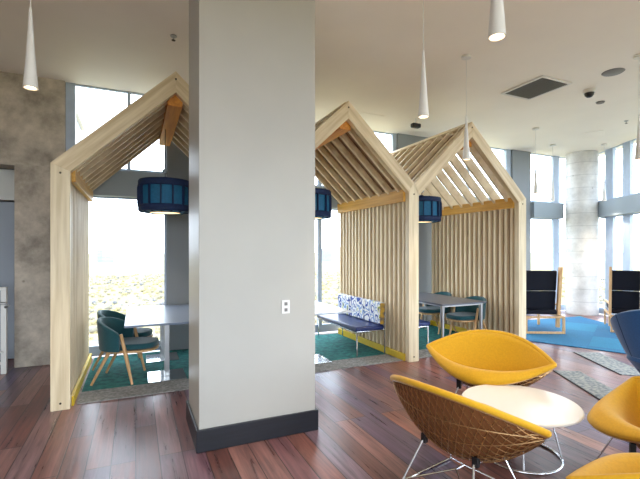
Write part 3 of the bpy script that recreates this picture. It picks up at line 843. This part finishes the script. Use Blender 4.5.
# ------------------------------------------------------------------ lounge carpets
c = MB().prism_xy([(5.98, 5.66), (6.12, 6.7), (9.7, 6.35), (8.75, 4.3), (8.1, 2.6), (7.2, 3.07)], .001, .012).build('lounge_carpet', M['carpet_blue'])
tag(c, 'bright blue patchwork carpet under the dark lounge chairs by the windows', 'carpet')
def fl(u, v):
    Z = 1.6 * 408 / (v - 250); a = (u - 320) / 408
    ct, st = math.cos(math.radians(24.3)), math.sin(math.radians(24.3))
    return Vector(((st + ct * a) * Z, (ct - st * a) * Z, 0))
def strip(c0, width, length, lb):
    o = thing('carpet_plank', lb, 'rug', (c0[0], c0[1], 0), math.atan2(-.5, .87), 'grey carpet planks on the wood floor')
    MB().box(0, -width, 0, -length, .001, .009).build('pile', M['rug_grey'], o)
    MB().box(-width - .0, -width - .016, -length, 0, .001, .011).build('edging', M['black_edge'], o)
p0 = fl(582.5, 356); strip((p0.x + .40, p0.y + .0), .36, 1.15, 'grey flecked carpet plank nearer the blue carpet, beside the blue bucket chair')
p0 = fl(562.5, 375); strip((p0.x + .34, p0.y + .0), .32, 1.05, 'grey flecked carpet plank nearer the round white table')

# ------------------------------------------------------------------ outside
GZ = -42.0
struct(MB().prism_xy([(-5000, -3000), (6000, -3000), (6000, 6000), (-5000, 6000)], GZ - 1, GZ).build('ground', M['ground']))
proto = None
rnd = random.Random(3)
spots = [(-150, 900, 60, 40), (-60, 1000, 50, 47), (10, 860, 44, 38), (90, 950, 70, 44), (-230, 820, 50, 36),
         (420, 900, 60, 46), (520, 1020, 45, 52), (700, 900, 80, 40), (860, 760, 60, 44), (1000, 880, 50, 55), (1080, 640, 70, 42), (1250, 560, 50, 48), (1180, 420, 60, 40), (950, 1080, 70, 62)]
marks = ['far left in the first booth window', 'left of centre in the first booth window', 'right side of the first booth window', 'tucked behind the column', 'outermost left',
         'behind the middle booth', 'behind the shared post', 'seen past the rightmost booth', 'left of the round column', 'tallest by the round column', 'right of the round column', 'at the right edge', 'lowest at the right edge', 'farthest and tallest']
for k, (x, y, w_, h_) in enumerate(spots):
    x *= 1.5; y *= 1.5; h_ *= .95
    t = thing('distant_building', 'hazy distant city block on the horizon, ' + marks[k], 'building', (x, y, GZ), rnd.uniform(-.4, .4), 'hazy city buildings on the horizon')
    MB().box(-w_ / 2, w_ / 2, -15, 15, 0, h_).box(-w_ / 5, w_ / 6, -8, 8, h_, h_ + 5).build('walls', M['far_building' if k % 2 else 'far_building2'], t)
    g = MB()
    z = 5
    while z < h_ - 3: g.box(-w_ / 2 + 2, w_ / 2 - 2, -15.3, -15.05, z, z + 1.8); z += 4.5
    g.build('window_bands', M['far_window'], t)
tr = MB()
for k in range(5200):
    th = rnd.uniform(-.35, 1.35); R_ = 150 + 620 * rnd.random() ** 1.1
    x, y = R_ * math.sin(th), R_ * math.cos(th); r = rnd.uniform(.9, 2.3)
    tr.lathe([(r * .35, .5), (r * .95, r * .45), (r, r * .8), (r * .7, r * 1.25), (r * .15, r * 1.5)], (x, y, GZ), n=5)
tag(tr.build('tree_canopy', M['far_tree'], smooth=True), 'mass of autumn trees far below the windows', 'trees', kind='stuff')

# ------------------------------------------------------------------ light
wd = bpy.data.worlds.new('daylight'); S.world = wd; wd.use_nodes = True
bg = wd.node_tree.nodes['Background']
bg.inputs[0].default_value = (0.80, 0.90, 1.0, 1); bg.inputs[1].default_value = 6.0
def portal(loc, rot, sx, sy):
    l = bpy.data.lights.new('window_portal', 'AREA'); l.shape = 'RECTANGLE'; l.size = sx; l.size_y = sy; l.cycles.is_portal = True
    o = bpy.data.objects.new('window_portal', l); COL.objects.link(o); o.location = loc; o.rotation_euler = rot
# area lights shine along their local -Z; rotate so that this points into the room
portal((4.9, YW + .3, 2.02), (-PI / 2, 0, 0), 12.2, 4.0)
mx_, my_ = rw(RL / 2, .3)
portal((mx_, my_, 2.02), (PI / 2, 0, ang), RL, 4.0)
portal(((XL + xr) / 2, YB - .4, 2.1), (PI / 2, 0, 0), xr - XL, 3.4)

# ------------------------------------------------------------------ camera
cam = bpy.data.cameras.new('camera'); co = bpy.data.objects.new('camera', cam); COL.objects.link(co)
cam.sensor_fit = 'HORIZONTAL'; cam.sensor_width = 36; cam.lens = 36 * 408 / 640; cam.clip_end = 9000; cam.clip_start = .05
co.location = (0, 0, 1.6); co.rotation_euler = (PI / 2, 0, -math.radians(24.3))
cam.shift_y = (250 - 239.5) / 640
S.camera = co
S.view_settings.view_transform = 'Standard'; S.view_settings.look = 'None'; S.view_settings.gamma = 1; S.view_settings.use_curve_mapping = False
S.view_settings.exposure = 0.58
S.cycles.max_bounces = 10; S.cycles.diffuse_bounces = 6; S.cycles.transparent_max_bounces = 12
S.cycles.use_denoising = True
S.cycles.sample_clamp_indirect = 8
